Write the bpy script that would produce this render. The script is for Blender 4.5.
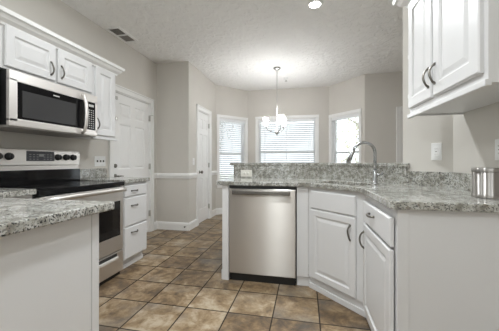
import bpy, bmesh, math, random
from mathutils import Vector, Matrix
random.seed(7)
scn = bpy.context.scene
for o in list(bpy.data.objects):
    bpy.data.objects.remove(o)

# ---------------------------------------------------------------- camera
FOC = 262.0
YAW = math.atan((305 - 249.5) / FOC)
cam_data = bpy.data.cameras.new('camera')
cam_data.sensor_width = 36.0
cam_data.lens = FOC / 499 * 36.0
cam_data.shift_y = -3.5 / 499
cam_data.clip_start = 0.02
cam = bpy.data.objects.new('camera', cam_data)
scn.collection.objects.link(cam)
cam.location = (0, 0, 1.11)
cam.rotation_euler = (math.pi / 2, 0, YAW)
scn.camera = cam

# ---------------------------------------------------------------- world, light, exposure
world = bpy.data.worlds.new('overcast_sky')
scn.world = world
world.use_nodes = True
wn = world.node_tree.nodes
wn['Background'].inputs['Color'].default_value = (0.90, 0.95, 1.0, 1)
wn['Background'].inputs['Strength'].default_value = 2.9
FILL_CAN_POWER = 7.0
SHADE_EMIT = 38.0
BULB_POWER = 4.5
GLOBE_FILL_EMIT = 21.0
scn.view_settings.view_transform = 'Standard'
scn.view_settings.look = 'None'
scn.view_settings.gamma = 1.0
scn.view_settings.use_curve_mapping = False
scn.view_settings.exposure = 0.30
scn.cycles.use_denoising = True
scn.cycles.max_bounces = 10
scn.cycles.diffuse_bounces = 6
scn.cycles.transparent_max_bounces = 16
scn.cycles.sample_clamp_indirect = 6.0


# ---------------------------------------------------------------- materials
def new_mat(name):
    m = bpy.data.materials.new(name)
    m.use_nodes = True
    nt = m.node_tree
    b = nt.nodes['Principled BSDF']
    return m, nt, b


def col(c):
    return (c[0], c[1], c[2], 1.0)


def plain(name, c, rough=0.5, metal=0.0, bump=0.0, bscale=60.0, spec=0.5, var=0.03):
    """paint or metal with a faint procedural variation"""
    m, nt, b = new_mat(name)
    tc = nt.nodes.new('ShaderNodeTexCoord')
    n = nt.nodes.new('ShaderNodeTexNoise')
    n.inputs['Scale'].default_value = 3.0
    n.inputs['Detail'].default_value = 3.0
    nt.links.new(tc.outputs['Object'], n.inputs['Vector'])
    r = nt.nodes.new('ShaderNodeValToRGB')
    r.color_ramp.elements[0].position = 0.3
    r.color_ramp.elements[1].position = 0.7
    r.color_ramp.elements[0].color = col([v * (1 - var) for v in c])
    r.color_ramp.elements[1].color = col([min(1, v * (1 + var)) for v in c])
    nt.links.new(n.outputs['Fac'], r.inputs['Fac'])
    nt.links.new(r.outputs['Color'], b.inputs['Base Color'])
    b.inputs['Roughness'].default_value = rough
    b.inputs['Metallic'].default_value = metal
    b.inputs['Specular IOR Level'].default_value = spec
    if bump:
        n2 = nt.nodes.new('ShaderNodeTexNoise')
        n2.inputs['Scale'].default_value = bscale
        n2.inputs['Detail'].default_value = 4.0
        nt.links.new(tc.outputs['Object'], n2.inputs['Vector'])
        bp = nt.nodes.new('ShaderNodeBump')
        bp.inputs['Strength'].default_value = bump
        bp.inputs['Distance'].default_value = 0.01
        nt.links.new(n2.outputs['Fac'], bp.inputs['Height'])
        nt.links.new(bp.outputs['Normal'], b.inputs['Normal'])
    return m


def granite():
    m, nt, b = new_mat('granite')
    tc = nt.nodes.new('ShaderNodeTexCoord')

    def noise(scale, detail, rough=0.6):
        n = nt.nodes.new('ShaderNodeTexNoise')
        n.inputs['Scale'].default_value = scale
        n.inputs['Detail'].default_value = detail
        n.inputs['Roughness'].default_value = rough
        nt.links.new(tc.outputs['Object'], n.inputs['Vector'])
        return n

    def ramp(src, stops):
        r = nt.nodes.new('ShaderNodeValToRGB')
        while len(r.color_ramp.elements) < len(stops):
            r.color_ramp.elements.new(0.5)
        for e, (p, c) in zip(r.color_ramp.elements, stops):
            e.position = p
            e.color = col(c)
        nt.links.new(src, r.inputs['Fac'])
        return r

    def mix(f, a, c):
        x = nt.nodes.new('ShaderNodeMix')
        x.data_type = 'RGBA'
        nt.links.new(f, x.inputs[0])
        if isinstance(a, tuple):
            x.inputs[6].default_value = a
        else:
            nt.links.new(a, x.inputs[6])
        x.inputs[7].default_value = c
        return x
    base = ramp(noise(22, 4).outputs['Fac'],
                [(0.36, (0.23, 0.222, 0.19)), (0.5, (0.43, 0.425, 0.385)), (0.64, (0.57, 0.57, 0.545))])
    tan = ramp(noise(45, 3).outputs['Fac'], [(0.56, (0, 0, 0)), (0.66, (1, 1, 1))])
    m1 = mix(tan.outputs['Color'], base.outputs['Color'], (0.24, 0.215, 0.18, 1))
    grey = ramp(noise(95, 2).outputs['Fac'], [(0.55, (0, 0, 0)), (0.62, (1, 1, 1))])
    m2 = mix(grey.outputs['Color'], m1.outputs[2], (0.17, 0.168, 0.16, 1))
    v = nt.nodes.new('ShaderNodeTexNoise')
    v.inputs['Scale'].default_value = 140
    v.inputs['Detail'].default_value = 1.0
    nt.links.new(tc.outputs['Object'], v.inputs['Vector'])
    blk = ramp(v.outputs['Fac'], [(0.612, (0, 0, 0)), (0.65, (1, 1, 1))])
    m3 = mix(blk.outputs['Color'], m2.outputs[2], (0.02, 0.02, 0.02, 1))
    nt.links.new(m3.outputs[2], b.inputs['Base Color'])
    b.inputs['Roughness'].default_value = 0.13
    b.inputs['Specular IOR Level'].default_value = 0.5
    return m


def tile_floor():
    m, nt, b = new_mat('slate_tile')
    tc = nt.nodes.new('ShaderNodeTexCoord')
    mp = nt.nodes.new('ShaderNodeMapping')
    mp.inputs['Location'].default_value = (-0.10 + 0.328 * 12, -1.86 + 0.328 * 12, 0)
    nt.links.new(tc.outputs['Object'], mp.inputs['Vector'])

    def math_n(op, a, v=None, v2=None):
        n = nt.nodes.new('ShaderNodeMath')
        n.operation = op
        nt.links.new(a, n.inputs[0])
        if v is not None:
            if hasattr(v, 'links'):
                nt.links.new(v, n.inputs[1])
            else:
                n.inputs[1].default_value = v
        if v2 is not None:
            n.inputs[2].default_value = v2
        return n.outputs[0]
    sp = nt.nodes.new('ShaderNodeSeparateXYZ')
    nt.links.new(mp.outputs['Vector'], sp.inputs[0])
    u = math_n('DIVIDE', sp.outputs['X'], 0.328)
    w = math_n('DIVIDE', sp.outputs['Y'], 0.328)
    iu, iw = math_n('FLOOR', u), math_n('FLOOR', w)
    du = math_n('PINGPONG', u, 0.5)
    dw = math_n('PINGPONG', w, 0.5)
    dmin = math_n('MINIMUM', du, dw)
    gr = nt.nodes.new('ShaderNodeValToRGB')
    gr.color_ramp.elements[0].position = 0.010
    gr.color_ramp.elements[1].position = 0.018
    nt.links.new(dmin, gr.inputs['Fac'])
    cmb = nt.nodes.new('ShaderNodeCombineXYZ')
    nt.links.new(iu, cmb.inputs[0])
    nt.links.new(iw, cmb.inputs[1])
    wnz = nt.nodes.new('ShaderNodeTexWhiteNoise')
    wnz.noise_dimensions = '3D'
    nt.links.new(cmb.outputs[0], wnz.inputs['Vector'])
    # offset each tile's clouding so that the pattern breaks at the joints
    vm = nt.nodes.new('ShaderNodeVectorMath')
    vm.operation = 'MULTIPLY_ADD'
    nt.links.new(wnz.outputs['Color'], vm.inputs[0])
    vm.inputs[1].default_value = (7, 7, 7)
    nt.links.new(tc.outputs['Object'], vm.inputs[2])
    n1 = nt.nodes.new('ShaderNodeTexNoise')
    n1.inputs['Scale'].default_value = 8.0
    n1.inputs['Detail'].default_value = 7.0
    n1.inputs['Roughness'].default_value = 0.7
    n1.inputs['Distortion'].default_value = 0.35
    nt.links.new(vm.outputs[0], n1.inputs['Vector'])
    add = math_n('MULTIPLY_ADD', wnz.outputs['Value'], 0.18, -0.09)
    fac = nt.nodes.new('ShaderNodeMath')
    fac.operation = 'ADD'
    nt.links.new(n1.outputs['Fac'], fac.inputs[0])
    nt.links.new(add, fac.inputs[1])
    r = nt.nodes.new('ShaderNodeValToRGB')
    st = [(0.30, (0.070, 0.050, 0.034)), (0.41, (0.135, 0.090, 0.052)), (0.50, (0.225, 0.154, 0.085)),
          (0.58, (0.29, 0.212, 0.128)), (0.70, (0.42, 0.345, 0.25))]
    while len(r.color_ramp.elements) < len(st):
        r.color_ramp.elements.new(0.5)
    for e, (p, c) in zip(r.color_ramp.elements, st):
        e.position = p
        e.color = col(c)
    nt.links.new(fac.outputs[0], r.inputs['Fac'])
    n2 = nt.nodes.new('ShaderNodeTexNoise')
    n2.inputs['Scale'].default_value = 3.1
    n2.inputs['Detail'].default_value = 4
    nt.links.new(vm.outputs[0], n2.inputs['Vector'])
    r2 = nt.nodes.new('ShaderNodeValToRGB')
    r2.color_ramp.elements[0].position = 0.50
    r2.color_ramp.elements[1].position = 0.66
    nt.links.new(n2.outputs['Fac'], r2.inputs['Fac'])
    x0 = nt.nodes.new('ShaderNodeMix')
    x0.data_type = 'RGBA'
    nt.links.new(math_n('MULTIPLY', r2.outputs['Color'], 0.45), x0.inputs[0])
    nt.links.new(r.outputs['Color'], x0.inputs[6])
    x0.inputs[7].default_value = (0.19, 0.182, 0.165, 1)
    x = nt.nodes.new('ShaderNodeMix')
    x.data_type = 'RGBA'
    nt.links.new(gr.outputs['Color'], x.inputs[0])
    x.inputs[6].default_value = (0.03, 0.024, 0.02, 1)
    nt.links.new(x0.outputs[2], x.inputs[7])
    nt.links.new(x.outputs[2], b.inputs['Base Color'])
    rr = nt.nodes.new('ShaderNodeMapRange')
    rr.inputs['To Min'].default_value = 0.95
    rr.inputs['To Max'].default_value = 0.36
    nt.links.new(gr.outputs['Color'], rr.inputs['Value'])
    nt.links.new(rr.outputs['Result'], b.inputs['Roughness'])
    b.inputs['Specular IOR Level'].default_value = 0.3
    bp = nt.nodes.new('ShaderNodeBump')
    bp.inputs['Strength'].default_value = 0.2
    bp.inputs['Distance'].default_value = 0.004
    hs = math_n('MULTIPLY_ADD', n1.outputs['Fac'], 0.5, 0.0)
    h2 = nt.nodes.new('ShaderNodeMath')
    h2.operation = 'ADD'
    nt.links.new(hs, h2.inputs[0])
    nt.links.new(gr.outputs['Color'], h2.inputs[1])
    nt.links.new(h2.outputs[0], bp.inputs['Height'])
    nt.links.new(bp.outputs['Normal'], b.inputs['Normal'])
    return m


def stainless(name='stainless_steel', c=(0.50, 0.47, 0.435), rough=0.32, axis='Z'):
    m, nt, b = new_mat(name)
    tc = nt.nodes.new('ShaderNodeTexCoord')
    mp = nt.nodes.new('ShaderNodeMapping')
    mp.inputs['Scale'].default_value = (3, 3, 400)
    nt.links.new(tc.outputs['Object'], mp.inputs['Vector'])
    n = nt.nodes.new('ShaderNodeTexNoise')
    n.inputs['Scale'].default_value = 1.0
    n.inputs['Detail'].default_value = 2.0
    nt.links.new(mp.outputs['Vector'], n.inputs['Vector'])
    r = nt.nodes.new('ShaderNodeMapRange')
    r.inputs['To Min'].default_value = rough - 0.02
    r.inputs['To Max'].default_value = rough + 0.02
    nt.links.new(n.outputs['Fac'], r.inputs['Value'])
    nt.links.new(r.outputs['Result'], b.inputs['Roughness'])
    b.inputs['Base Color'].default_value = col(c)
    b.inputs['Metallic'].default_value = 1.0
    if axis == 'Z':
        b.inputs['Anisotropic'].default_value = 1.0
        cv = nt.nodes.new('ShaderNodeCombineXYZ')
        cv.inputs[2].default_value = 1.0
        nt.links.new(cv.outputs[0], b.inputs['Tangent'])
    return m


def thin_glass():
    m = bpy.data.materials.new('window_glass')
    m.use_nodes = True
    nt = m.node_tree
    nt.nodes.remove(nt.nodes['Principled BSDF'])
    out = nt.nodes['Material Output']
    t = nt.nodes.new('ShaderNodeBsdfTransparent')
    t.inputs['Color'].default_value = (0.95, 0.97, 0.97, 1)
    g = nt.nodes.new('ShaderNodeBsdfGlossy')
    g.inputs['Roughness'].default_value = 0.03
    f = nt.nodes.new('ShaderNodeFresnel')
    f.inputs['IOR'].default_value = 1.4
    mx = nt.nodes.new('ShaderNodeMixShader')
    nt.links.new(f.outputs[0], mx.inputs[0])
    nt.links.new(t.outputs[0], mx.inputs[1])
    nt.links.new(g.outputs[0], mx.inputs[2])
    nt.links.new(mx.outputs[0], out.inputs['Surface'])
    return m


def emit(name, c, s):
    m, nt, b = new_mat(name)
    b.inputs['Base Color'].default_value = (0.9, 0.9, 0.88, 1)
    b.inputs['Emission Color'].default_value = col(c)
    b.inputs['Emission Strength'].default_value = s
    return m


def ceiling_mat():
    m, nt, b = new_mat('knockdown_ceiling')
    tc = nt.nodes.new('ShaderNodeTexCoord')
    n = nt.nodes.new('ShaderNodeTexNoise')
    n.inputs['Scale'].default_value = 11
    n.inputs['Detail'].default_value = 5
    n.inputs['Roughness'].default_value = 0.55
    n.inputs['Distortion'].default_value = 0.6
    nt.links.new(tc.outputs['Object'], n.inputs['Vector'])
    r = nt.nodes.new('ShaderNodeValToRGB')
    r.color_ramp.elements[0].position = 0.44
    r.color_ramp.elements[1].position = 0.58
    nt.links.new(n.outputs['Fac'], r.inputs['Fac'])
    bp = nt.nodes.new('ShaderNodeBump')
    bp.inputs['Strength'].default_value = 0.65
    bp.inputs['Distance'].default_value = 0.014
    nt.links.new(r.outputs['Color'], bp.inputs['Height'])
    nt.links.new(bp.outputs['Normal'], b.inputs['Normal'])
    b.inputs['Base Color'].default_value = (0.88, 0.872, 0.855, 1)
    b.inputs['Roughness'].default_value = 0.9
    return m


M = {}
M['wall'] = plain('greige_wall_paint', (0.63, 0.603, 0.56), 0.75, bump=0.08, bscale=180, spec=0.3, var=0.015)
M['ceiling'] = ceiling_mat()
M['trim'] = plain('white_trim_paint', (0.85, 0.847, 0.835), 0.4, var=0.01)
M['cab'] = plain('white_cabinet_paint', (0.70, 0.698, 0.70), 0.38, var=0.012)
M['door'] = plain('white_door_paint', (0.86, 0.857, 0.85), 0.42, var=0.012)
M['granite'] = granite()
M['floor'] = tile_floor()
M['steel'] = stainless()
M['steel_h'] = stainless('brushed_steel_across', (0.76, 0.73, 0.70), 0.4, 'X')
M['brightsteel'] = plain('polished_pull', (0.86, 0.84, 0.81), 0.5, 0.6)
M['cansteel'] = stainless('canister_steel', (0.42, 0.40, 0.38), 0.36)
M['darksteel'] = stainless('dark_steel_handle', (0.19, 0.175, 0.16), 0.25, 'X')
M['chrome'] = plain('chrome', (0.42, 0.43, 0.44), 0.16, 1.0, var=0.02)
M['nickel'] = plain('brushed_nickel', (0.50, 0.49, 0.47), 0.3, 1.0, var=0.02)
M['armmetal'] = plain('satin_nickel_arm', (0.30, 0.295, 0.285), 0.35, 1.0, var=0.02)
M['pewter'] = plain('dark_pewter', (0.20, 0.188, 0.168), 0.35, 1.0, var=0.1)
M['black'] = plain('black_plastic', (0.012, 0.012, 0.012), 0.4)
M['blackglass'] = plain('black_glass', (0.006, 0.006, 0.007), 0.08, spec=0.35)
M['ovenglass'] = plain('smoked_glass', (0.014, 0.013, 0.013), 0.12, spec=0.5)
M['meshglass'] = plain('microwave_screen_glass', (0.05, 0.05, 0.052), 0.2, spec=0.5)
M['display'] = plain('grey_display', (0.06, 0.06, 0.068), 0.25)
M['mark'] = plain('light_grey_print', (0.55, 0.55, 0.53), 0.5)
M['dimmark'] = plain('dim_grey_print', (0.2, 0.2, 0.2), 0.5)
M['plastic'] = plain('white_plastic', (0.80, 0.80, 0.79), 0.35, var=0.01)
M['ivory'] = plain('ivory_plastic', (0.74, 0.72, 0.66), 0.35, var=0.01)
M['slot'] = plain('dark_slot', (0.03, 0.028, 0.026), 0.6)
M['slat'] = plain('white_blind_slat', (0.84, 0.85, 0.86), 0.45, var=0.01)
M['glass'] = thin_glass()
M['shade'] = emit('lit_frosted_shade', (0.98, 0.99, 1.0), SHADE_EMIT)
M['globe'] = emit('opal_fill_globe', (0.92, 0.975, 1.0), GLOBE_FILL_EMIT)  # glow of the added fill globes
M['bulb'] = emit('lit_downlight', (1.0, 0.98, 0.95), 25.0)
M['ventgrey'] = plain('vent_grey_metal', (0.30, 0.28, 0.26), 0.5)  # grey of the vent louvres, microwave underside and outlet slots
M['ventdark'] = plain('vent_duct', (0.02, 0.019, 0.018), 0.8)
M['lawn'] = plain('lawn', (0.5, 0.5, 0.42), 0.9, var=0.3)
M['leaf'] = plain('pale_foliage', (0.50, 0.52, 0.40), 0.7, var=0.35)
M['leafy'] = plain('yellowing_foliage', (0.60, 0.57, 0.40), 0.7, var=0.3)
M['bark'] = plain('bark', (0.34, 0.31, 0.28), 0.85, var=0.3)
M['burner'] = plain('burner_glass', (0.010, 0.010, 0.011), 0.15, spec=0.3)
M['gap'] = plain('recess_shade_dark', (0.02, 0.019, 0.018), 0.7)


# ---------------------------------------------------------------- mesh builder
class MB:
    def __init__(self):
        self.bm = bmesh.new()

    def box(self, x0, x1, y0, y1, z0, z1, bevel=0.0):
        r = bmesh.ops.create_cube(self.bm, size=1.0)
        vs = r['verts']
        for v in vs:
            v.co = Vector((x0 + (v.co.x + .5) * (x1 - x0), y0 + (v.co.y + .5) * (y1 - y0), z0 + (v.co.z + .5) * (z1 - z0)))
        if bevel:
            es = list({e for v in vs for e in v.link_edges})
            bmesh.ops.bevel(self.bm, geom=es, offset=bevel, segments=2, affect='EDGES', profile=0.6)
        return self

    def prism(self, pts, z0, z1, holes=(), bevel=0.0):
        bm = self.bm
        loops = []
        edges = []
        for loop in [pts] + list(holes):
            vs = [bm.verts.new((p[0], p[1], z1)) for p in loop]
            loops.append(vs)
            for i in range(len(vs)):
                edges.append(bm.edges.new((vs[i], vs[(i + 1) % len(vs)])))
        r = bmesh.ops.triangle_fill(bm, edges=edges, use_beauty=True, use_dissolve=False)
        faces = [f for f in r['geom'] if isinstance(f, bmesh.types.BMFace)]
        for f in faces:
            f.normal_update()
            if f.normal.z < 0:
                f.normal_flip()
        low = {}
        for vs in loops:
            for v in vs:
                low[v] = bm.verts.new((v.co.x, v.co.y, z0))
        for f in faces:
            bm.faces.new([low[v] for v in reversed(f.verts)])
        for vs in loops:
            for i in range(len(vs)):
                a, b = vs[i], vs[(i + 1) % len(vs)]
                bm.faces.new((a, b, low[b], low[a]))
        bmesh.ops.recalc_face_normals(bm, faces=bm.faces)
        if bevel:
            es = []
            for vs in loops:
                for i in range(len(vs)):
                    e = bm.edges.get((vs[i], vs[(i + 1) % len(vs)]))
                    if e:
                        es.append(e)
                    e = bm.edges.get((low[vs[i]], low[vs[(i + 1) % len(vs)]]))
                    if e:
                        es.append(e)
            bmesh.ops.bevel(bm, geom=es, offset=bevel, segments=2, affect='EDGES', profile=0.6)
        return self

    def tube(self, pts, r, n=10, cap=True):
        bm = self.bm
        pts = [Vector(p) for p in pts]
        rs = r if isinstance(r, (list, tuple)) else [r] * len(pts)
        rings = []
        up = None
        for i, p in enumerate(pts):
            d = (pts[min(i + 1, len(pts) - 1)] - pts[max(i - 1, 0)]).normalized()
            if up is None:
                up = Vector((0, 0, 1)) if abs(d.z) < .9 else Vector((1, 0, 0))
            a = d.cross(up)
            a.normalize()
            bb = d.cross(a)
            bb.normalize()
            up = -bb
            rings.append([bm.verts.new(p + (a * math.cos(t) + bb * math.sin(t)) * rs[i])
                          for t in [2 * math.pi * k / n for k in range(n)]])
        for i in range(len(rings) - 1):
            for k in range(n):
                f = bm.faces.new((rings[i][k], rings[i][(k + 1) % n], rings[i + 1][(k + 1) % n], rings[i + 1][k]))
                f.smooth = True
        if cap:
            bm.faces.new(list(reversed(rings[0])))
            bm.faces.new(rings[-1])
        return self

    def lathe(self, prof, cx=0, cy=0, n=28, axis='z', c3=None):
        """prof: (radius, height) pairs; axis z, or 'y' (height along y, centre c3)"""
        bm = self.bm
        rings = []
        for (r, h) in prof:
            ring = []
            for k in range(n):
                t = 2 * math.pi * k / n
                if axis == 'z':
                    p = (cx + r * math.cos(t), cy + r * math.sin(t), h)
                else:
                    p = (c3[0] + r * math.cos(t), c3[1] + h, c3[2] + r * math.sin(t))
                ring.append(bm.verts.new(p))
            rings.append(ring)
        for i in range(len(rings) - 1):
            for k in range(n):
                f = bm.faces.new((rings[i][k], rings[i][(k + 1) % n], rings[i + 1][(k + 1) % n], rings[i + 1][k]))
                f.smooth = True
        bm.faces.new(rings[0])
        bm.faces.new(rings[-1])
        return self

    def loft(self, rects):
        """nested rectangles (x0, x1, z0, z1, y) from outside in; the last is filled"""
        bm = self.bm
        prev = None
        for (x0, x1, z0, z1, y) in rects:
            vs = [bm.verts.new(p) for p in ((x0, y, z0), (x1, y, z0), (x1, y, z1), (x0, y, z1))]
            if prev:
                for k in range(4):
                    bm.faces.new((prev[k], prev[(k + 1) % 4], vs[(k + 1) % 4], vs[k]))
            prev = vs
        bm.faces.new(prev)

    def panelled(self, x0, x1, z0, z1, y, t, panels, edge=0.005,
                 prof=((0, 0), (.005, .006), (.012, .007), (.034, .0015))):
        """a slab whose front (towards -y) has raised panels"""
        bm = self.bm
        outer = [(x0, z0), (x1, z0), (x1, z1), (x0, z1)]
        e = edge
        inner = [(x0 + e, z0 + e), (x1 - e, z0 + e), (x1 - e, z1 - e), (x0 + e, z1 - e)]
        bk = [bm.verts.new((a, y + t, b)) for a, b in outer]
        sd = [bm.verts.new((a, y + e * .8, b)) for a, b in outer]
        fr = [bm.verts.new((a, y, b)) for a, b in inner]
        bm.faces.new(bk)
        for k in range(4):
            l = (k + 1) % 4
            bm.faces.new((bk[k], bk[l], sd[l], sd[k]))
            bm.faces.new((sd[k], sd[l], fr[l], fr[k]))
        xs = sorted({inner[0][0], inner[1][0]} | {p[0] for p in panels} | {p[1] for p in panels})
        zs = sorted({inner[0][1], inner[2][1]} | {p[2] for p in panels} | {p[3] for p in panels})
        for i in range(len(xs) - 1):
            for j in range(len(zs) - 1):
                cx, cz = (xs[i] + xs[i + 1]) / 2, (zs[j] + zs[j + 1]) / 2
                if any(p[0] < cx < p[1] and p[2] < cz < p[3] for p in panels):
                    continue
                bm.faces.new([bm.verts.new(p) for p in ((xs[i], y, zs[j]), (xs[i + 1], y, zs[j]),
                                                        (xs[i + 1], y, zs[j + 1]), (xs[i], y, zs[j + 1]))])
        for p in panels:
            self.loft([(p[0] + a, p[1] - a, p[2] + a, p[3] - a, y + d) for a, d in prof])
        bmesh.ops.remove_doubles(bm, verts=bm.verts, dist=1e-5)
        return self

    def sweep(self, path, prof):
        """profile (offset to the left of the path, z) swept along a flat path with mitred corners"""
        bm = self.bm
        P = [Vector((p[0], p[1])) for p in path]
        rings = []
        for i, p in enumerate(P):
            ds = []
            if i > 0:
                ds.append((P[i] - P[i - 1]).normalized())
            if i < len(P) - 1:
                ds.append((P[i + 1] - P[i]).normalized())
            ns = [Vector((-d.y, d.x)) for d in ds]
            nn = ns[0] if len(ns) == 1 else (ns[0] + ns[1]).normalized()
            k = 1.0 if len(ns) == 1 else 1.0 / max(.2, nn.dot(ns[0]))
            rings.append([bm.verts.new((p.x + nn.x * o * k, p.y + nn.y * o * k, z)) for (o, z) in prof])
        n = len(prof)
        for i in range(len(rings) - 1):
            for k in range(n):
                bm.faces.new((rings[i][k], rings[i][(k + 1) % n], rings[i + 1][(k + 1) % n], rings[i + 1][k]))
        bm.faces.new(rings[0])
        bm.faces.new(rings[-1])
        bmesh.ops.recalc_face_normals(bm, faces=bm.faces)
        return self

    def build(self, name, mat, parent=None, recalc=True):
        if recalc:
            bmesh.ops.recalc_face_normals(self.bm, faces=self.bm.faces)
        me = bpy.data.meshes.new(name)
        self.bm.to_mesh(me)
        self.bm.free()
        me.materials.append(mat)
        o = bpy.data.objects.new(name, me)
        scn.collection.objects.link(o)
        if parent is not None:
            o.parent = parent
        return o


def thing(name, label, cat, loc=(0, 0, 0), rot=0.0, group=None):
    o = bpy.data.objects.new(name, None)
    o.empty_display_size = 0.05
    scn.collection.objects.link(o)
    o.location = loc
    o.rotation_euler = (0, 0, rot)
    o['label'] = label
    o['category'] = cat
    if group:
        o['group'] = group
    return o


def tag(o, label, cat, group=None):
    o['label'] = label
    o['category'] = cat
    if group:
        o['group'] = group
    return o


def reframe(o, loc, rot):
    """give a mesh built in room coordinates its own origin and heading"""
    mw_ = Matrix.Translation(loc) @ Matrix.Rotation(rot, 4, 'Z')
    o.data.transform(mw_.inverted())
    o.matrix_world = mw_
    o.location = loc
    o.rotation_euler = (0, 0, rot)
    return o


def struct(o):
    o['kind'] = 'structure'
    return o


def struct_root(name, loc, rot):
    o = bpy.data.objects.new(name, None)
    o.empty_display_size = 0.05
    scn.collection.objects.link(o)
    o.location = loc
    o.rotation_euler = (0, 0, rot)
    o['kind'] = 'structure'
    return o


def arc_handle(x, z, length, y, vertical=True, r=0.005, out=0.028, mat='pewter', parent=None, name='handle'):
    """bow pull with flared feet, on a face whose front lies at y"""
    m = MB()
    pts, rs = [], []
    N = 12
    for i in range(N + 1):
        t = i / N
        s = (t - .5) * length
        bulge = y - out * (math.sin(math.pi * t) ** 0.6)
        wob = 0.004 * math.sin(2 * math.pi * t)
        pts.append((x + wob, bulge, z + s) if vertical else (x + s, bulge, z + wob))
        rs.append(r * (1.5 if i in (0, N) else (1.25 if i in (1, N - 1) else 0.95 + .35 * math.sin(math.pi * t))))
    m.tube(pts, rs, 8)
    for s in (-.5, .5):
        c = (x, y, z + s * length) if vertical else (x + s * length, y, z)
        m.box(c[0] - .007, c[0] + .007, y - .006, y + .001, c[2] - .007, c[2] + .007, .002)
    o = m.build(name, M[mat], parent)
    return o


# ================================================================ the room
H = 2.74
XL, XR = -2.41, 1.03


def wall(name, a, b, openings=(), z0=0.0, z1=H, t=0.12, mat='wall'):
    d = Vector((b[0] - a[0], b[1] - a[1]))
    L = d.length
    m = MB()
    cuts = sorted(openings)
    x = 0.0
    for (s0, s1, o0, o1) in cuts:
        if s0 > x:
            m.box(x, s0, 0, t, z0, z1)
        if o0 > z0:
            m.box(s0, s1, 0, t, z0, o0)
        if o1 < z1:
            m.box(s0, s1, 0, t, o1, z1)
        x = s1
    if x < L:
        m.box(x, L, 0, t, z0, z1)
    o = m.build(name, M[mat])
    o.location = (a[0], a[1], 0)
    o.rotation_euler = (0, 0, math.atan2(d.y, d.x))
    return struct(o)


# floor and ceiling follow the room's outline
outline = [(-2.53, -2.12), (1.15, -2.12), (1.15, 2.2), (2.72, 2.2), (2.72, 5.32), (1.16, 5.32), (.57, 5.99),
           (-1.33, 5.99), (-1.96, 5.30), (-1.96, 4.06), (-2.53, 4.06)]
struct(MB().prism(outline, -0.10, 0.0).build('floor', M['floor']))
struct(MB().prism(outline, H, H + 0.10).build('ceiling', M['ceiling']))

# left wall with the six panel door, the short return wall, the closet wall of the nook
D1 = (2.925, 3.745)
wall('wall_left', (XL, -2.0), (XL, 3.94), [(D1[0] + 2.0, D1[1] + 2.0, 0, 2.035)])
wall('wall_return', (XL, 3.94), (-1.96, 3.94))
D2 = (4.32, 4.86)
wall('wall_nook_side', (-1.84, 3.94), (-1.84, 5.25), [(D2[0] - 3.94, D2[1] - 3.94, 0, 2.03)])
WA, WB = (-1.84, 5.25), (-1.28, 5.87)
WC, WD = (.51, 5.87), (1.085, 5.2)


def seg(a, b):
    d = Vector((b[0] - a[0], b[1] - a[1]))
    return d.length, math.atan2(d.y, d.x)


L1, R1 = seg(WA, WB)
L3, R3 = seg(WC, WD)
W1 = (0.085, 0.765)
W2 = (0.235, 1.515)
W3 = (0.06, 0.755)
WZ = (0.66, 2.055)
wall('wall_nook_left', WA, WB, [(W1[0], W1[1], *WZ)])
wall('wall_back', WB, WC, [(W2[0], W2[1], WZ[0], 2.075)])
wall('wall_nook_right', WC, WD, [(W3[0], W3[1], *WZ)])
D3 = (1.70, 2.46)
wall('wall_far_right', WD, (2.60, 5.2), [(D3[0] - WD[0], D3[1] - WD[0], 0, 2.03)])
wall('wall_dining_side', (2.60, 5.2), (2.60, 2.33))
wall('wall_dining_rear', (2.60, 2.46), (0.90, 2.46))
SD = 3.15                                     # the 45 degree wall: x + y = SD
wall('wall_corner', (.785, SD - .785), (XR, SD - XR))
wall('wall_right', (XR, SD - XR), (XR, -2.0))
RW0, RW1 = (1.45, 2.05), (0.02, 2.15)
wall('wall_rear', (XR, -2.0), (XL, -2.0), [(RW0[0], RW0[1], RW1[0], RW1[1])])

# half wall behind the sink, full height wall continues from it
BX, BX2 = SD - 2.92, SD + .17 - 3.04
struct(MB().prism([(-.80, 2.92), (BX, 2.92), (BX2, 3.04), (-.80, 3.04)], 0, 1.07).build('wall_bar', M['wall']))
struct(MB().prism([(BX, 2.92), (.785, SD - .785), (.785 + .085, SD - .785 + .085), (BX2, 3.04)], 0, 1.07).build('wall_bar_diagonal', M['wall']))
reframe(bpy.data.objects['wall_bar_diagonal'], (BX, 2.92, 0), -math.pi / 4)


# ---------------------------------------------------------------- doors of the room
def casing(m, x0, x1, ztop, w=0.075, t=0.018):
    m.box(x0 - w, x0, -t, 0.0, 0, ztop + w, .004)
    m.box(x1, x1 + w, -t, 0.0, 0, ztop + w, .004)
    m.box(x0 - .001, x1 + .001, -t, 0.0, ztop, ztop + w, .004)
    # back band and jambs
    m.box(x0 - w - .006, x0 - w + .012, -t - .008, 0, 0, ztop + w + .006, .003)
    m.box(x1 + w - .012, x1 + w + .006, -t - .008, 0, 0, ztop + w + .006, .003)
    m.box(x0 - w - .006, x1 + w + .006, -t - .008, 0, ztop + w - .012, ztop + w + .006, .003)
    m.box(x0 - .002, x0 + .012, -.002, .12, 0, ztop)
    m.box(x1 - .012, x1 + .002, -.002, .12, 0, ztop)
    m.box(x0, x1, -.002, .12, ztop - .012, ztop + .002)


def six_panels(x0, x1, z0, z1):
    w = x1 - x0
    st = w * .15
    mid = w * .12
    pw = (w - 2 * st - mid) / 2
    cols = [(x0 + st, x0 + st + pw), (x1 - st - pw, x1 - st)]
    h = z1 - z0
    rows = [(z0 + .12 * h, z0 + .40 * h), (z0 + .50 * h, z0 + .80 * h), (z0 + .85 * h, z0 + .94 * h)]
    return [(c[0], c[1], r[0], r[1]) for c in cols for r in rows]


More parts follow.
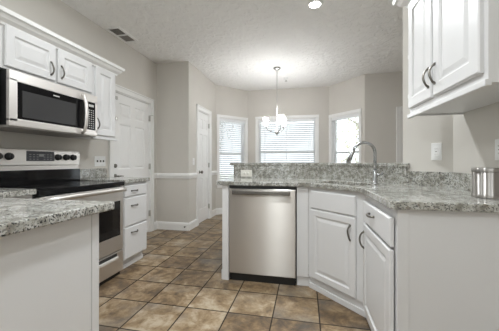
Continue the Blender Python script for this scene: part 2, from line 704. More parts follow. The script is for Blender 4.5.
def room_door(name, loc, rot, width, height, casing_name):
    root = struct_root(name, loc, rot)
    m = MB()
    casing(m, 0, width, height)
    m.build('door_casing', M['trim'], root)
    s = MB()
    s.panelled(.014, width - .014, .012, height - .015, .012, .035, six_panels(.014, width - .014, .012, height - .015),
               edge=.003, prof=((0, 0), (.008, .009), (.02, .009), (.045, .003)))
    slab = s.build('door_panel', M['door'], root)
    return root, slab


d1, slab = room_door('door_1', (XL, D1[0], 0), math.pi / 2, D1[1] - D1[0], 2.035, '')
W = D1[1] - D1[0]
for z in (.30, 1.04, 1.80):
    MB().box(W - .022, W - .004, -.016, .013, z - .045, z + .045, .003).build('hinge', M['nickel'], slab)
MB().tube([(W - .012, -.014, 1.845), (W + .02, -.03, 1.85), (W + .055, -.03, 1.85)], .004, 6).build('hinge_stop', M['nickel'], slab)
MB().lathe([(.027, .012), (.027, .004), (.018, -.006), (.004, -.008)], axis='y', c3=(.055, 0, 1.06)).build('deadbolt', M['pewter'], slab)
m = MB()
m.lathe([(.030, .012), (.028, .004), (.012, -.002), (.010, -.03)], axis='y', c3=(.055, 0, .925))
m.tube([(.055, -.03, .925), (.055, -.042, .925), (.09, -.045, .925), (.15, -.040, .921)], [.012, .011, .009, .007], 8)
m.build('handle', M['pewter'], slab)
for z in (1.95, 1.68):
    MB().box(.05, .085, -.004, .012, z - .022, z + .022, .003).build('latch', M['nickel'], slab)

d2, slab2 = room_door('door_2', (-1.84, D2[0], 0), math.pi / 2, D2[1] - D2[0], 2.03, '')
W = D2[1] - D2[0]
for z in (.25, 1.05, 1.81):
    MB().box(W - .022, W - .003, -.016, .013, z - .045, z + .045, .003).build('hinge', M['nickel'], slab2)
m = MB()
m.lathe([(.032, .012), (.030, .002), (.012, -.004), (.012, -.03), (.026, -.040), (.028, -.055), (.018, -.066), (.003, -.07)],
        axis='y', c3=(.06, 0, .93))
m.build('door_knob', M['pewter'], slab2)
d3, slab3 = room_door('door_3', (D3[0], 5.2, 0), 0, D3[1] - D3[0], 2.03, '')


# ---------------------------------------------------------------- windows of the breakfast nook
def window(name, a, rot, s0, s1, z0, z1, two=False):
    root = struct_root(name, (a[0], a[1], 0), rot)
    m = MB()
    w = .058
    m.box(s0 - w, s0, -.018, 0, z0 - .03, z1 + w, .004)
    m.box(s1, s1 + w, -.018, 0, z0 - .03, z1 + w, .004)
    m.box(s0 - w - .004, s1 + w + .004, -.02, 0, z1, z1 + w + .004, .004)
    for (p, q) in ((s0, s0 + .012), (s1 - .012, s1)):
        m.box(p, q, -.002, .12, z0, z1)
    m.box(s0, s1, -.002, .12, z1 - .012, z1)
    m.build('window_casing', M['trim'], root)
    MB().box(s0 - w - .02, s1 + w + .02, -.045, .10, z0 - .03, z0, .005).build('window_sill', M['trim'], root)
    MB().box(s0 - w, s1 + w, -.016, 0, z0 - .10, z0 - .03, .004).build('window_apron', M['trim'], root)
    f = MB()
    zm = (z0 + z1) / 2 - .05
    e = .04
    f.box(s0 + .012, s0 + .012 + e, .075, .115, z0, z1 - .012)
    f.box(s1 - .012 - e, s1 - .012, .075, .115, z0, z1 - .012)
    f.box(s0 + .012, s1 - .012, .076, .114, z0, z0 + e)
    f.box(s0 + .012, s1 - .012, .076, .114, z1 - .012 - e, z1 - .012)
    f.box(s0 + .012, s1 - .012, .076, .114, zm - .02, zm + .02)
    if two:
        c = (s0 + s1) / 2
        f.box(c - .04, c + .04, .074, .116, z0, z1 - .012)
    sash = f.build('sash', M['trim'], root)
    MB().box(s0 + .014, s1 - .014, .093, .097, z0 + .01, z1 - .02).build('pane', M['glass'], sash)
    return root


window('window_1', WA, R1, W1[0], W1[1], *WZ)
window('window_2', WB, 0.0, W2[0], W2[1], WZ[0], 2.075)
window('window_3', WC, R3, W3[0], W3[1], *WZ)


def blind(a, rot, s0, s1, z0, z1, label, tilt, pitch=.043):
    root = thing('window_blind', label, 'blind', (a[0], a[1], 0), rot, 'slatted blinds in the breakfast nook')
    MB().box(s0 + .014, s1 - .014, .002, .062, z1 - .075, z1 - .014, .004).build('valance', M['slat'], root)
    m = MB()
    z = z0 + .05
    c, s = math.cos(tilt), math.sin(tilt)
    hw_, yc = .023, .038
    while z < z1 - .085:
        vs = []
        for sx in (s0 + .018, s1 - .018):
            for k in (-1, 0, 1):
                lift = .003 if k == 0 else 0
                vs.append(m.bm.verts.new((sx, yc + k * hw_ * c, z + k * hw_ * s + lift)))
        m.bm.faces.new((vs[0], vs[3], vs[4], vs[1]))
        m.bm.faces.new((vs[1], vs[4], vs[5], vs[2]))
        z += pitch
    sl = m.build('slats', M['slat'], root)
    so = sl.modifiers.new('thick', 'SOLIDIFY')
    so.thickness = .003
    MB().box(s0 + .016, s1 - .016, .018, .058, z0 + .006, z0 + .028, .004).build('bottom_rail', M['slat'], root)
    c = MB()
    for t in (.12, .5, .88):
        x = s0 + (s1 - s0) * t
        c.box(x - .004, x + .004, .0125, .0135, z0 + .02, z1 - .08)
        c.box(x - .004, x + .004, .0625, .0635, z0 + .02, z1 - .08)
    c.build('ladder_tape', M['slat'], root)
    return root


b1 = blind(WA, R1, W1[0], W1[1], *WZ, 'narrow white slatted blind in the angled window beside the closet door', math.radians(-44))
b2 = blind(WB, 0.0, W2[0], W2[1], WZ[0], 2.075, 'wide white slatted blind in the back window behind the chandelier', math.radians(-44))
b3 = blind(WC, R3, W3[0], W3[1], *WZ, 'white slatted blind with open slats in the angled window right of the chandelier', math.radians(2))


# unseen glazed door, added behind the camera to let in fill daylight
rw = struct_root('window_fill', (XR, -2.0, 0), math.pi)
m = MB()
casing(m, RW0[0], RW0[1], RW1[1])
m.build('window_casing', M['trim'], rw)
for (p, q) in ((RW0[0] + .012, RW0[1] - .012),):
    f = MB()
    yy = .03
    f.box(p, p + .07, yy, yy + .04, .02, 2.138)
    f.box(q - .07, q, yy, yy + .04, .02, 2.138)
    f.box(p + .07, q - .07, yy, yy + .04, .02, .12)
    f.box(p + .07, q - .07, yy, yy + .04, 2.06, 2.138)
    sh = f.build('sash', M['trim'], rw)
    MB().box(p + .06, q - .06, yy + .017, yy + .023, .11, 2.07).build('pane', M['glass'], sh)


# ---------------------------------------------------------------- baseboards, chair rail, crown
BB = [(0, 0), (-.016, 0), (-.016, .095), (-.012, .112), (-.006, .125), (0, .128)]
CR = [(0, .838), (-.014, .842), (-.018, .868), (-.026, .885), (-.026, .905), (-.014, .922), (0, .928)]


def run(name, path, prof):
    return struct(MB().sweep(path, prof).build(name, M['trim']))


run('baseboard_left', [(XL, D1[1] + .082), (XL, 3.94), (-1.84, 3.94), (-1.84, D2[0] - .082)], BB)
run('baseboard_nook', [(-1.84, D2[1] + .082), (-1.84, 5.25), (-1.28, 5.87), (.51, 5.87), (1.085, 5.2), (D3[0] - .082, 5.2)], BB)
run('trim_1', [(XL, D1[1] + .082), (XL, 3.94), (-1.84, 3.94), (-1.84, D2[0] - .082)], CR)
run('trim_2', [(-1.84, D2[1] + .082), (-1.84, 5.25), (-1.81, 5.283)], CR)

# ================================================================ cabinets
CT0, CT1 = .893, .93                          # underside and top of the granite


def cab_body(root, x0, x1, depth, z0, z1, name='body', toe=True, toe_set=.02, frame=True):
    m = MB()
    m.box(x0, x1, 0, depth, z0 + (.10 if toe else 0), z1)
    m.build(name, M['cab'], root)
    if toe:
        t = MB()
        t.box(x0, x1, toe_set, depth, z0, z0 + .10)
        t.box(x0, x1, toe_set - .012, toe_set, z0, z0 + .045, .004)
        t.build('toe_board', M['cab'], root)


def cab_door(root, x0, x1, z0, z1, handle=None, name='door', rail=.055, t=.02, gap=0.0, flat=False):
    m = MB()
    y0 = -t - gap
    if flat:
        m.panelled(x0, x1, z0, z1, y0, t, [], edge=.008)
    else:
        m.panelled(x0, x1, z0, z1, y0, t - .0005, [(x0 + rail, x1 - rail, z0 + rail, z1 - rail)], edge=.006,
                   prof=((0, 0), (.004, .004), (.010, .009), (.018, .009), (.042, .002)))
    d = m.build(name, M['cab'], root)
    if handle:
        arc_handle(handle[0], handle[1], handle[2], y0, handle[3], parent=d)['label'] = 'dark pewter bow handle'
    return d


# --- left upper cabinets above the microwave, and the narrow one beside it
XU = -2.08
ucA = thing('wall_cabinet', 'short white double door wall cabinet above the microwave', 'cabinet', (XU, 1.42, 0), math.pi / 2)
cab_body(ucA, 0, .815, .33, 1.772, 2.10, toe=False)
cab_door(ucA, .027, .41, 1.792, 2.085, (.365, 1.885, .105, True), rail=.06)
cab_door(ucA, .43, .795, 1.792, 2.085, (.46, 1.885, .105, True), rail=.06)
ucB = thing('wall_cabinet', 'narrow tall white wall cabinet right of the microwave', 'cabinet', (XU, 2.237, 0), math.pi / 2)
cab_body(ucB, 0, .326, .33, 1.365, 2.10, toe=False)
cab_door(ucB, .025, .30, 1.385, 2.085, (.043, 1.50, .105, True), rail=.06)
MB().box(-.0, .346, -.012, .02, 1.345, 1.366, .004).build('light_rail', M['cab'], ucB)
ucC = thing('wall_cabinet', 'white wall cabinet left of the microwave at the picture edge', 'cabinet', (XU, .80, 0), math.pi / 2)
cab_body(ucC, 0, .616, .33, 1.365, 2.10, toe=False)
cab_door(ucC, .02, .30, 1.385, 2.085, (.26, 1.50, .105, True), rail=.06)
cab_door(ucC, .315, .595, 1.385, 2.085, (.35, 1.50, .105, True), rail=.06)
CROWN = [(0, 2.075), (-.012, 2.075), (-.016, 2.092), (-.040, 2.112), (-.052, 2.135), (-.066, 2.142), (-.070, 2.17), (0, 2.17)]
run('trim_3', [(XL + .002, .80), (XU, .80), (XU, 2.563), (XL + .002, 2.563)], [(o, z) for o, z in CROWN])

# --- right upper cabinet
UY = 2.0
ucR = thing('wall_cabinet', 'white double door wall cabinet on the right wall above the outlet', 'cabinet', (.71, UY, 0), -math.pi / 2)
UW, UT = UY - 1.21, 2.215
m = MB()
m.box(0, UW, .0, .02, 1.425, UT)
m.box(0, .02, .02, .315, 1.425, UT)
m.box(UW - .02, UW, .02, .315, 1.425, UT)
m.box(.02, UW - .02, .02, .315, 1.435, 1.455)
m.box(.02, UW - .02, .02, .315, UT - .02, UT)
m.box(.02, UW - .02, .305, .315, 1.455, UT - .02)
m.build('body', M['cab'], ucR)
MB().box(-.022, UW + .002, -.012, .012, 1.413, 1.44, .004).build('light_rail', M['cab'], ucR)
cab_door(ucR, .02, .352, 1.472, 2.185, (.325, 1.59, .105, True), rail=.065)
cab_door(ucR, .372, .765, 1.472, 2.185, (.400, 1.59, .105, True), rail=.065)
for z in (1.56, 1.83):
    MB().box(.008, .022, -.018, .001, z - .014, z + .014, .004).build('hinge', M['plastic'], ucR)
run('trim_4', [(XR - .003, 1.21), (.71, 1.21), (.71, UY), (XR - .003, UY)][::-1], [(o * 1.25, z + .105) for o, z in CROWN])

# --- left base run: drawer stack beyond the range
dbx = thing('drawer_cabinet', 'white three drawer base cabinet between the range and the six panel door', 'cabinet', (-1.80, 2.315, 0), math.pi / 2)
cab_body(dbx, 0, .405, .605, 0, CT0, toe_set=.05)
for (z0, z1, hz) in ((.752, .868, .808), (.448, .738, .652), (.115, .434, .372)):
    cab_door(dbx, .015, .392, z0, z1, (.165, hz, .10, False), name='drawer', flat=True)
tag(MB().box(XL, -1.765, 2.31, 2.745, CT0, CT1, .006).build('countertop', M['granite']),
    'short speckled granite countertop over the white drawer cabinet', 'countertop')
tag(MB().box(XL, XL + .02, 2.31, 2.80, CT1, 1.033, .003).build('backsplash', M['granite']),
    'short low granite backsplash below the triple light switch', 'backsplash')

# --- left foreground: base cabinet beside the range and the peninsula
lb = thing('base_cabinet', 'white base cabinet between the range and the foreground counter', 'cabinet', (-1.80, 1.03, 0), math.pi / 2)
cab_body(lb, 0, .395, .605, 0, CT0, toe_set=.05)
cab_door(lb, .02, .375, .752, .868, (.20, .81, .10, False), name='drawer', flat=True)
cab_door(lb, .02, .375, .115, .738, (.33, .64, .10, True))
pen = thing('base_cabinet', 'white panelled peninsula cabinet under the foreground granite counter', 'cabinet', (-.885, .43, 0), math.pi / 2)
m = MB()
m.box(0, .555, .012, .914, 0, CT0)
m.build('body', M['cab'], pen)
MB().box(0, .52, .004, .012, 0, CT0).build('side_panel', M['cab'], pen)
MB().box(.522, .562, .002, .05, 0, CT0, .003).build('corner_trim', M['cab'], pen)
tag(MB().prism([(XL, .40), (-.852, .40), (-.852, 1.043), (-1.765, 1.043), (-1.765, 1.425), (XL, 1.425)], CT0, CT1, bevel=.006)
    .build('countertop', M['granite']), 'speckled granite countertop of the left foreground peninsula', 'countertop')
tag(MB().box(XL, XL + .02, .40, 1.425, CT1, 1.033, .003).build('backsplash', M['granite']),
    'low granite backsplash on the left wall before the range', 'backsplash')

# --- sink run
FY, FS, FX = 2.38, 2.41, .42                  # cabinet faces: y, x + y, x
endp = thing('end_panel', 'narrow white end panel left of the dishwasher', 'panel', (-.765, FY, 0), 0)
MB().box(0, .062, -.012, .54, 0, CT0, .002).build('panel', M['cab'], endp)
MB().box(-.01, 0, -.005, .54, 0, .09, .003).build('shoe_trim', M['cab'], endp)

filler = thing('filler_cabinet', 'narrow white filler strip between the dishwasher and the sink cabinet', 'panel', (-.072, FY, 0), 0)
MB().box(0, .10, 0, .02, .09, CT0, .001).build('stile', M['cab'], filler)
MB().box(0, .12, .018, .035, .0, .092, .002).build('toe_board', M['cab'], filler)

SL = (FX - (FS - FY)) * math.sqrt(2)          # length of the diagonal face
sink_cab = thing('sink_cabinet', 'white diagonal corner sink cabinet with one door', 'cabinet', (FS - FY, FY, 0), -math.pi / 4)
cab_body(sink_cab, 0, SL, .02, 0, CT0, toe_set=.016)
MB().prism([(.03, .02), (SL - .03, .02), (SL + .24, .42), (SL / 2, .475), (-.24, .42)], .10, .68).build('carcass', M['cab'], sink_cab)
cab_door(sink_cab, .042, .482, .712, .862, None, name='drawer_front', rail=.0, flat=True)
cab_door(sink_cab, .042, .482, .112, .702, (.44, .585, .11, True), rail=.05)

rb = thing('base_cabinet', 'white base cabinet with drawer and door on the right beside the sink cabinet', 'cabinet', (FX, FS - FX, 0), -math.pi / 2)
RL = (FS - FX) - 1.345
cab_body(rb, 0, RL, .595, 0, CT0, toe_set=.016)
cab_door(rb, .05, RL - .014, .705, .845, (.30, .79, .10, False), name='drawer', gap=.007, flat=True)
cab_door(rb, .05, RL - .014, .09, .690, (.082, .58, .11, True), rail=.05, gap=.007)
MB().box(RL, RL + .006, .012, .6, 0, CT0).build('side_panel', M['cab'], rb)
MB().box(RL, RL + .012, 0, .05, 0, CT0, .003).build('corner_trim', M['cab'], rb)

# countertop with the sink cut-out
u, v = Vector((.7071, -.7071)), Vector((.7071, .7071))
sc = Vector((.345, 2.375))


def rrect(c, hu, hv, r, n=5):
    pts = []
    for (su, sv, a0) in ((1, 1, 0), (-1, 1, 90), (-1, -1, 180), (1, -1, 270)):
        for k in range(n + 1):
            a = math.radians(a0 + 90 * k / n)
            p = c + u * (su * (hu - r) + r * math.cos(a)) + v * (sv * (hv - r) + r * math.sin(a))
            pts.append((p.x, p.y))
    return pts


CS = FS - .045
ctop = [(-.818, FY - .035), (CS - (FY - .035), FY - .035), (FX - .035, CS - (FX - .035)), (FX - .035, 1.322), (FX - .02, 1.307),
        (XR, 1.307), (XR, SD - XR), (SD - 2.92, 2.92), (-.818, 2.92)]
tag(MB().prism(ctop, CT0, CT1, holes=[rrect(sc, .25, .15, .05)], bevel=.005).build('countertop', M['granite']),
    'large speckled granite countertop around the sink and over the dishwasher', 'countertop')
sk = MB()
top, bot = rrect(sc, .254, .154, .05), rrect(sc, .235, .135, .05)
va = [sk.bm.verts.new((p[0], p[1], CT0 - .001)) for p in top]
vb = [sk.bm.verts.new((p[0], p[1], .70)) for p in bot]
for i in range(len(va)):
    j = (i + 1) % len(va)
    sk.bm.faces.new((va[i], va[j], vb[j], vb[i])).smooth = True
sk.bm.faces.new(vb)
sk_o = thing('sink', 'stainless undermount sink let into the corner counter', 'sink', (0, 0, 0))
bowl = sk.build('basin', M['steel'], sk_o)
so = bowl.modifiers.new('thick', 'SOLIDIFY')
so.thickness = .002
MB().lathe([(.04, .702), (.04, .706), (.02, .706), (.018, .703)], sc.x, sc.y).build('drain', M['chrome'], sk_o)

# granite backsplashes of the sink run
tS = .02
o2 = tS * math.sqrt(2)
xe = .811
KX = SD - o2 - 2.90
bs = MB().prism([(-.80, 2.92), (-.80, 2.90), (KX, 2.90), (SD - 2.92, 2.92)], CT1, 1.07)
tag(bs.build('backsplash', M['granite']), 'long straight granite backsplash holding the ivory outlet under the raised bar', 'backsplash')
bs = MB().prism([(KX, 2.90), (xe - o2 / 2, SD - xe - o2 / 2), (xe, SD - xe), (SD - 2.92, 2.92)], CT1, 1.07)
tag(reframe(bs.build('backsplash', M['granite']), (KX, 2.90, 0), -math.pi / 4), 'diagonal tall granite backsplash right behind the faucet', 'backsplash')
bs = MB().prism([(xe + .001, SD - xe - .001), (xe + .001 - o2 / 2, SD - xe - .001 - o2 / 2), (XR - tS, SD - o2 - XR + tS), (XR - tS, 1.34), (XR, 1.34), (XR, SD - XR)],
                CT1, 1.037, bevel=.002)
tag(bs.build('backsplash', M['granite']), 'low granite backsplash on the right wall behind the steel canister', 'backsplash')
# raised bar top, notched round the end of the corner wall
ov, back = .03, .20
ok = ov * math.sqrt(2)
k1 = SD - ok
xe2 = .826
far = SD + (.085 * 2) + back * math.sqrt(2) * .55
bt = MB().prism([(-.845, 2.92 - ov), (k1 - (2.92 - ov), 2.92 - ov), (xe2 - ok / 2, SD - xe2 - ok / 2), (xe2, SD - xe2),
                 (.785, SD - .785), (.785 + (far - SD) / 2, SD - .785 + (far - SD) / 2), (far - 3.17, 3.17), (-.845, 3.17)], 1.07, 1.10, bevel=.004)
tag(bt.build('bar_countertop', M['granite']), 'raised granite bar top on the half wall behind the sink', 'countertop')

# ================================================================ appliances
# --- dishwasher
dw = thing('dishwasher', 'stainless dishwasher with a bar handle under the sink counter', 'dishwasher', (-.70, FY, 0), 0)
WDW = .625
MB().box(.004, WDW - .004, .01, .52, .02, .875).build('body', M['black'], dw)
m = MB()
m.panelled(.006, WDW - .006, .078, .862, -.028, .036, [], edge=.006)
dd = m.build('door', M['steel'], dw)
hb = MB()
hb.box(.045, WDW - .052, -.066, -.050, .812, .850, .005)
hb.box(.065, .095, -.052, -.027, .818, .844, .002)
hb.box(WDW - .102, WDW - .072, -.052, -.027, .818, .844, .002)
hb.build('handle', M['darksteel'], dd)
MB().box(.01, WDW - .01, .005, .03, .0, .078).build('toe_kick', M['black'], dw)
MB().box(.004, WDW - .004, -.012, .05, .868, .892).build('top_gap', M['black'], dw)

# --- microwave over the range
mw = thing('microwave', 'stainless over the range microwave under the short wall cabinet', 'microwave', (-2.02, 1.437, 0), math.pi / 2)
WM = .793
MB().box(0, WM, .02, .385, 1.372, 1.762, .003).build('body', M['black'], mw)
m = MB()
m.box(0, WM, -.006, .022, 1.685, 1.760, .004)
m.box(0, WM, -.006, .022, 1.366, 1.420, .004)
m.box(0, .055, -.006, .022, 1.400, 1.70, .003)
m.box(WM - .026, WM, -.006, .022, 1.40, 1.70, .003)
face = m.build('front_frame', M['steel_h'], mw)
MB().box(.05, .648, -.002, .022, 1.415, 1.69).build('door', M['blackglass'], mw)
MB().box(.09, .545, -.0035, .0, 1.437, 1.632, .001).build('window', M['meshglass'], mw)
MB().box(.645, WM - .02, -.004, .022, 1.415, 1.69).build('control_panel', M['blackglass'], mw)
bt_ = MB()
for r in range(9):
    for c in range(3):
        bt_.box(.688 + c * .024, .701 + c * .024, -.0055, -.003, 1.435 + r * .021, 1.443 + r * .021)
bt_.box(.688, .748, -.0055, -.003, 1.640, 1.662)
bt_.build('buttons', M['mark'], mw)
MB().box(.33, .385, -.0045, -.001, 1.652, 1.661).build('badge', M['mark'], mw)
hp = MB()
hp.tube([(.612, -.004, 1.375), (.612, -.03, 1.395), (.612, -.046, 1.45), (.612, -.052, 1.56), (.612, -.046, 1.66), (.612, -.03, 1.715), (.612, -.004, 1.735)],
        [.013, .014, .016, .017, .016, .014, .013], 10)
hp.build('handle', M['steel_h'], mw)
vt = MB()
vt.box(.004, WM - .004, .004, .36, 1.358, 1.373)
vt.build('bottom_vent', M['ventgrey'], mw)

# --- range
RW = .86
rg = thing('range', 'stainless electric range with a black glass cooktop below the microwave', 'stove', (-1.778, 1.437, 0), math.pi / 2)
m = MB()
m.box(.004, RW - .004, .03, .60, .02, .885)
m.build('body', M['black'], rg)
MB().box(.0, RW, -.02, .60, .878, .918, .006).build('cooktop', M['blackglass'], rg)
for (bx_, by_, br_) in ((.22, .14, .11), (.64, .14, .09), (.22, .38, .08), (.64, .38, .11)):
    bz = MB()
    bz.lathe([(br_, .9178), (br_, .9184), (br_ - .002, .9186), (.01, .9186)], bx_, by_, 36)
    bz.build('burner', M['burner'], rg)
bg = MB()
bg.prism([(.0, .515), (RW, .515), (RW, .60), (.0, .60)], 1.078, 1.218, bevel=.008)
bg.box(.0, RW, .525, .60, 1.035, 1.085)
bgo = bg.build('backguard', M['steel_h'], rg)
MB().box(.004, RW - .004, .500, .60, .915, 1.042, .006).build('lower_backguard', M['blackglass'], rg)
MB().box(.33, .58, .512, .52, 1.118, 1.205, .002).build('display', M['display'], bgo)
dm = MB()
for r in range(3):
    for c in range(7):
        if c != 3:
            dm.box(.352 + c * .031, .368 + c * .031, .5105, .513, 1.132 + r * .02, 1.137 + r * .02)
dm.box(.435, .478, .5105, .513, 1.158, 1.18)
dm.build('display_print', M['dimmark'], bgo)
for kx in (.115, .195, .615, .70, .78):
    k = MB()
    k.lathe([(.030, .002), (.030, -.006), (.025, -.010), (.022, -.030), (.016, -.033), (.002, -.034)], axis='y', c3=(kx, .515, 1.155), n=20)
    k.box(kx - .004, kx + .004, .475, .49, 1.132, 1.178, .002)
    k.build('knob', M['black'], rg)
od = MB()
od.box(.012, RW - .012, -.012, .03, .255, .868, .006)
odo = od.build('oven_door', M['steel_h'], rg)
MB().box(.10, RW - .055, -.0145, .0, .40, .735, .002).build('window', M['ovenglass'], odo)
ix = MB()
ix.box(.20, RW - .16, -.0155, -.013, .47, .67, .001)
ix.build('inner_window', M['blackglass'], odo)
hn = MB()
hn.tube([(.012, -.058, .842), (.10, -.064, .848), (RW / 2, -.066, .85), (RW - .12, -.064, .848), (RW - .04, -.058, .842)], .021, 12)
for hx in (.06, RW - .06):
    hn.box(hx - .02, hx + .02, -.06, -.01, .83, .862, .004)
hn.build('handle', M['steel_h'], odo)
dr = MB()
dr.box(.012, RW - .012, -.012, .03, .045, .245, .006)
dro = dr.build('storage_drawer', M['steel_h'], rg)
MB().box(.10, RW - .10, -.0135, -.008, .205, .236, .002).build('recess_shade', M['gap'], dro)  # flat dark strip, paints the shade of the hollow above the pull
MB().box(.10, RW - .10, -.034, -.008, .182, .206, .004).build('pull', M['brightsteel'], dro)
MB().box(.02, RW - .02, .02, .58, .0, .03).build('base', M['black'], rg)

# ================================================================ small things
# --- faucet
fx, fy = .562, 2.316
fc = thing('faucet', 'chrome pull down gooseneck kitchen faucet behind the corner sink', 'faucet', (fx, fy, CT1), 0)
m = MB()
m.lathe([(.028, 0), (.027, .006), (.020, .012), (.019, .10), (.0165, .105), (.0155, .11)])
m.build('base', M['chrome'], fc)
pts = [(0, 0, .10), (0, 0, .20), (0, 0, .255)]
R_ = .085
for k in range(1, 13):
    a = math.radians(165 * k / 12)
    pts.append((-R_ + R_ * math.cos(a), 0, .255 + R_ * math.sin(a)))
m = MB()
m.tube(pts, .0125, 12)
m.build('spout', M['chrome'], fc)
e = Vector(pts[-1])
d = (Vector(pts[-1]) - Vector(pts[-2])).normalized()
MB().tube([e - d * .002, e + d * .01, e + d * .05, e + d * .115], [.0145, .0165, .017, .0205], 12).build('spray_head', M['chrome'], fc)
MB().tube([(.0, 0, .078), (.035, -.004, .078), (.05, -.006, .078), (.056, -.007, .10)], [.013, .012, .009, .006], 10).build('lever', M['chrome'], fc)

# --- canister
cn = thing('canister', 'round stainless steel canister on the right counter', 'canister', (.922, 1.553, CT1), 0)
MB().lathe([(.074, 0), (.076, .003), (.076, .020), (.074, .022), (.074, .128), (.072, .130)], n=48).build('body', M['cansteel'], cn)
MB().lathe([(.0755, .130), (.077, .132), (.077, .146), (.074, .150), (.02, .151)], n=48).build('lid', M['cansteel'], cn)


# --- outlets and switches
def plate(name, label, cat, loc, rot, w, h, kind, mat='plastic'):
    root = thing(name, label, cat, loc, rot)
    MB().box(-w / 2, w / 2, -.006, 0, -h / 2, h / 2, .0025).build('plate', M[mat], root)
    if kind == 'duplex_h' or kind == 'duplex':
        for s in (-1, 1):
            c = (s * .02, 0) if kind == 'duplex_h' else (0, s * .02)
            m_ = MB()
            m_.lathe([(.016, 0.0), (.016, -.0075), (.002, -.0078)], axis='y', c3=(c[0], 0, c[1]), n=18)
            ro = m_.build('receptacle', M['ivory' if mat == 'ivory' else 'plastic'], root)
            m_ = MB()
            for q in (-1, 1):
                if kind == 'duplex_h':
                    m_.box(c[0] - .004, c[0] + .004, -.0085, -.007, c[1] + q * .006 - .001, c[1] + q * .006 + .001)
                else:
                    m_.box(c[0] + q * .006 - .001, c[0] + q * .006 + .001, -.0085, -.007, c[1] - .004, c[1] + .004)
            m_.build('slot', M['slot'], ro)
    elif kind == 'decora':
        m_ = MB().box(-.017, .017, -.009, -.005, -.034, .034, .002)
        ro = m_.build('receptacle', M['plastic'], root)
        m_ = MB()
        for s in (-1, 1):
            for q in (-1, 1):
                m_.box(q * .006 - .0012, q * .006 + .0012, -.0105, -.0085, s * .02 - .004, s * .02 + .004)
        m_.box(-.006, .006, -.0105, -.0085, -.003, .003)
        m_.build('slot', M['ventgrey'], ro)
    elif kind == 'triple':
        for s in (-1, 0, 1):
            MB().box(s * .047 - .006, s * .047 + .006, -.016, -.004, -.012, .012, .002).build('toggle', M['slot'], root)
    else:
        MB().box(-.006, .006, -.016, -.004, -.012, .012, .002).build('toggle', M['plastic'], root)
    return root


plate('light_switch', 'white triple switch plate on the left wall above the granite by the range', 'light switch',
      (XL, 2.705, 1.12), math.pi / 2, .172, .12, 'triple')
plate('wall_outlet', 'horizontal ivory outlet set in the tall granite bar backsplash', 'outlet', (-.65, 2.90, .982), 0, .128, .075, 'duplex_h', 'ivory')
px = .957
plate('wall_outlet', 'white upright outlet on the greige wall below the right wall cabinet', 'outlet',
      (px, SD - px, 1.187), -math.pi / 4, .068, .127, 'decora')
plate('light_switch', 'white switch plate on the right wall behind the steel canister', 'light switch',
      (XR, 1.655, 1.177), -math.pi / 2, .08, .115, 'decora')
plate('light_switch', 'small white switch plate on the wall left of the closet door', 'light switch',
      (-1.84, 4.125, 1.12), math.pi / 2, .072, .115, 'toggle')

# --- door stop on the baseboard
ds = thing('door_stop', 'small spring door stop on the baseboard corner', 'door stop', (-1.875, 3.924, .075), 0)
MB().tube([(0, 0, 0), (0, -.05, 0)], .007, 8).build('spring', M['nickel'], ds)
MB().tube([(0, -.05, 0), (0, -.066, 0)], .011, 10).build('tip', M['slot'], ds)

# --- ceiling register
vr = thing('ceiling_vent', 'rectangular ceiling vent register above the white door', 'vent', (-2.285, 2.94, H), 0)
m = MB()
m.box(-.10, .10, -.19, -.165, -.012, 0)
m.box(-.10, .10, .165, .19, -.012, 0)
m.box(-.10, -.068, -.165, .165, -.012, 0)
m.box(.068, .10, -.165, .165, -.012, 0)
m.box(-.068, .068, -.012, .012, -.012, 0)
m.build('frame', M['trim'], vr)
MB().box(-.07, .07, -.17, .17, -.003, 0).build('duct', M['ventdark'], vr)
for (y0, y1, tl) in ((-.165, -.012, 1), (.012, .165, -1)):
    m = MB()
    n = 7
    for k in range(n):
        y = y0 + (k + .5) * (y1 - y0) / n
        m.box(-.068, .068, y - .0012 - (.004 if tl < 0 else 0), y + .0012 + (.004 if tl < 0 else 0), -.011, -.003)
    m.build('louvres', M['ventgrey'], vr)


# --- recessed ceiling lights: the one over the sink is real, the others added fill
def can(x, y, label, power=FILL_CAN_POWER, spread=180, grp='recessed ceiling lights'):
    r = thing('recessed_light', label, 'ceiling light', (x, y, H), 0, grp)
    MB().lathe([(.055, 0), (.058, -.008), (.082, -.006), (.085, 0)], n=32).build('trim_ring', M['trim'], r)
    MB().lathe([(.056, -.001), (.054, -.004), (.001, -.005)], n=32).build('lens', M['bulb'], r)
    l = bpy.data.lights.new('downlight', 'AREA')
    l.shape = 'DISK'
    l.size = .16
    l.spread = math.radians(spread)
    l.energy = power
    l.color = (.93, .975, 1.0)
    lo = bpy.data.objects.new('lamp', l)
    scn.collection.objects.link(lo)
    lo.parent = r
    lo.location = (0, 0, -.03)
    return r


can(.101, 2.79, 'lit recessed ceiling light over the sink counter', 24.0)
can(-.36, 1.30, 'unseen recessed fill light added over the middle of the tile floor', 13.0, 125)  # added fill for the floor and the diagonal cabinet
can(-1.45, 1.75, 'unseen recessed fill light added in front of the range', 6.0)  # added fill to brighten the left cabinets and door
can(-1.15, -.55, 'unseen recessed fill light added behind the camera on the left')  # added fill from the rear left
can(.10, -.55, 'unseen recessed fill light added behind the camera on the right')  # added fill from the rear right

# --- unseen globes added behind the camera as soft fill for ceiling and walls
for gx, gy, lab in ((-.60, -.15, 'unseen opal fill globe added over the middle of the kitchen'),
                    (-.80, -1.25, 'unseen opal fill globe added near the rear wall')):
    g = thing('fill_pendant', lab, 'ceiling light', (gx, gy, H), 0, 'added opal fill globes')
    MB().lathe([(.06, 0), (.06, -.015), (.02, -.03), (.012, -.04)], n=24).build('canopy', M['nickel'], g)
    MB().tube([(0, 0, -.03), (0, 0, -.26)], .006, 8).build('stem', M['nickel'], g)
    MB().lathe([(.03, -.26)] + [(.13 * math.sin(math.radians(a)), -.385 + .13 * math.cos(math.radians(a))) for a in range(20, 180, 10)] + [(.002, -.515)],
               n=32).build('globe', M['globe'], g)

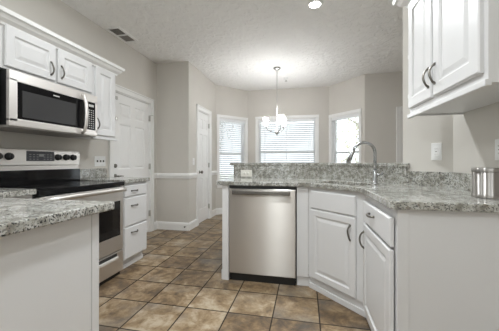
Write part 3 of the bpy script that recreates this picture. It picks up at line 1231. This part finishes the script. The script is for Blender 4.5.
# --- chandelier
cx, cy = -.475, 4.54
ch = thing('chandelier', 'brushed nickel three arm chandelier with lit frosted shades in the nook', 'chandelier', (cx, cy, 0), 0)
MB().lathe([(.062, H), (.064, H - .012), (.05, H - .026), (.012, H - .03), (.01, H - .045)], n=28).build('canopy', M['nickel'], ch)
MB().tube([(0, 0, H - .03), (0, 0, 1.86)], .006, 8).build('stem', M['nickel'], ch)
MB().lathe([(.008, 1.90), (.010, 1.88), (.010, 1.80), (.008, 1.74), (.012, 1.66), (.032, 1.635), (.040, 1.618), (.028, 1.602), (.010, 1.592), (.008, 1.578), (.002, 1.574)],
           n=24).build('hub', M['nickel'], ch)
for k in range(3):
    a = math.radians(165 + 120 * k) + YAW
    ux, uy = math.cos(a), math.sin(a)
    R0 = .195
    prof = [(.02, 1.625), (.07, 1.632), (.12, 1.648), (.165, 1.675), (.187, 1.705), (R0, 1.735)]
    arm = MB().tube([(ux * r, uy * r, z) for r, z in prof], .0065, 8)
    arm.lathe([(.008, 1.72), (.030, 1.732), (.032, 1.74), (.012, 1.746)], ux * R0, uy * R0, 16)
    ao = arm.build('arm', M['armmetal'], ch)
    MB().lathe([(.024, 1.746), (.034, 1.762), (.039, 1.80), (.041, 1.84), (.047, 1.882), (.043, 1.881), (.036, 1.84), (.033, 1.80), (.028, 1.768), (.018, 1.752)],
               ux * R0, uy * R0, 24).build('shade', M['shade'], ao)
    pl = bpy.data.lights.new('bulb', 'POINT')
    pl.energy = BULB_POWER
    pl.shadow_soft_size = .025
    pl.color = (.99, .99, 1.0)
    po = bpy.data.objects.new('bulb', pl)
    scn.collection.objects.link(po)
    po.parent = ao
    po.location = (ux * R0, uy * R0, 1.872)

# --- sprinkler head in the nook ceiling
sp = thing('sprinkler_head', 'small ceiling sprinkler head right of the chandelier canopy', 'sprinkler', (-.361, 5.12, H), 0)
MB().lathe([(.045, 0), (.043, -.006), (.014, -.010), (.012, -.04)], n=20).build('escutcheon', M['trim'], sp)
MB().lathe([(.010, -.035), (.010, -.06), (.026, -.062), (.026, -.066), (.002, -.068)], n=16).build('deflector', M['nickel'], sp)

# ================================================================ outside the windows
struct(MB().box(-16, 16, -20, 32, -.45, -.40).build('ground', M['lawn']))


def tree(x, y, h, r, n, mat, label):
    t = thing('tree', label, 'tree', (x, y, -.4), 0, 'trees outside the windows')
    tm = MB()
    tm.tube([(0, 0, 0), (.03, .02, h * .35), (-.04, .03, h * .65), (.02, 0, h * .95)], [.14, .11, .08, .02], 8)
    for k in range(9):
        a = random.uniform(0, 6.28)
        z = h * random.uniform(.35, .8)
        l = r * random.uniform(.6, 1.0)
        tm.tube([(0, 0, z), (l * .5 * math.cos(a), l * .5 * math.sin(a), z + l * .35), (l * math.cos(a), l * math.sin(a), z + l * .6)], [.045, .03, .008], 6)
    tm.build('trunk', M['bark'], t)
    f = MB()
    for k in range(n):
        a = random.uniform(0, 6.28)
        rr = r * math.sqrt(random.random())
        z = h * random.uniform(.35, 1.08)
        q = rr * (1.1 - abs(z / h - .65))
        c = Vector((q * math.cos(a), q * math.sin(a), z))
        s = random.uniform(.05, .11)
        ax = Vector((random.gauss(0, 1), random.gauss(0, 1), random.gauss(0, 1))).normalized()
        bx = ax.orthogonal().normalized()
        cx_ = ax.cross(bx)
        vs = [f.bm.verts.new(c + bx * s * p + cx_ * s * .5 * w_) for p, w_ in ((-1, 0), (0, -1), (1, 0), (0, 1))]
        f.bm.faces.new(vs)
    f.build('foliage', mat, t, recalc=False)
    return t


tree(2.4, 9.6, 4.2, 1.5, 900, M['leafy'], 'pale yellowing tree outside the angled right window')
tree(4.6, 12.0, 5.2, 2.0, 1300, M['leaf'], 'taller green tree further out beyond the right window')
tree(-4.8, 10.5, 4.6, 1.7, 900, M['leaf'], 'green tree outside the narrow angled left window')
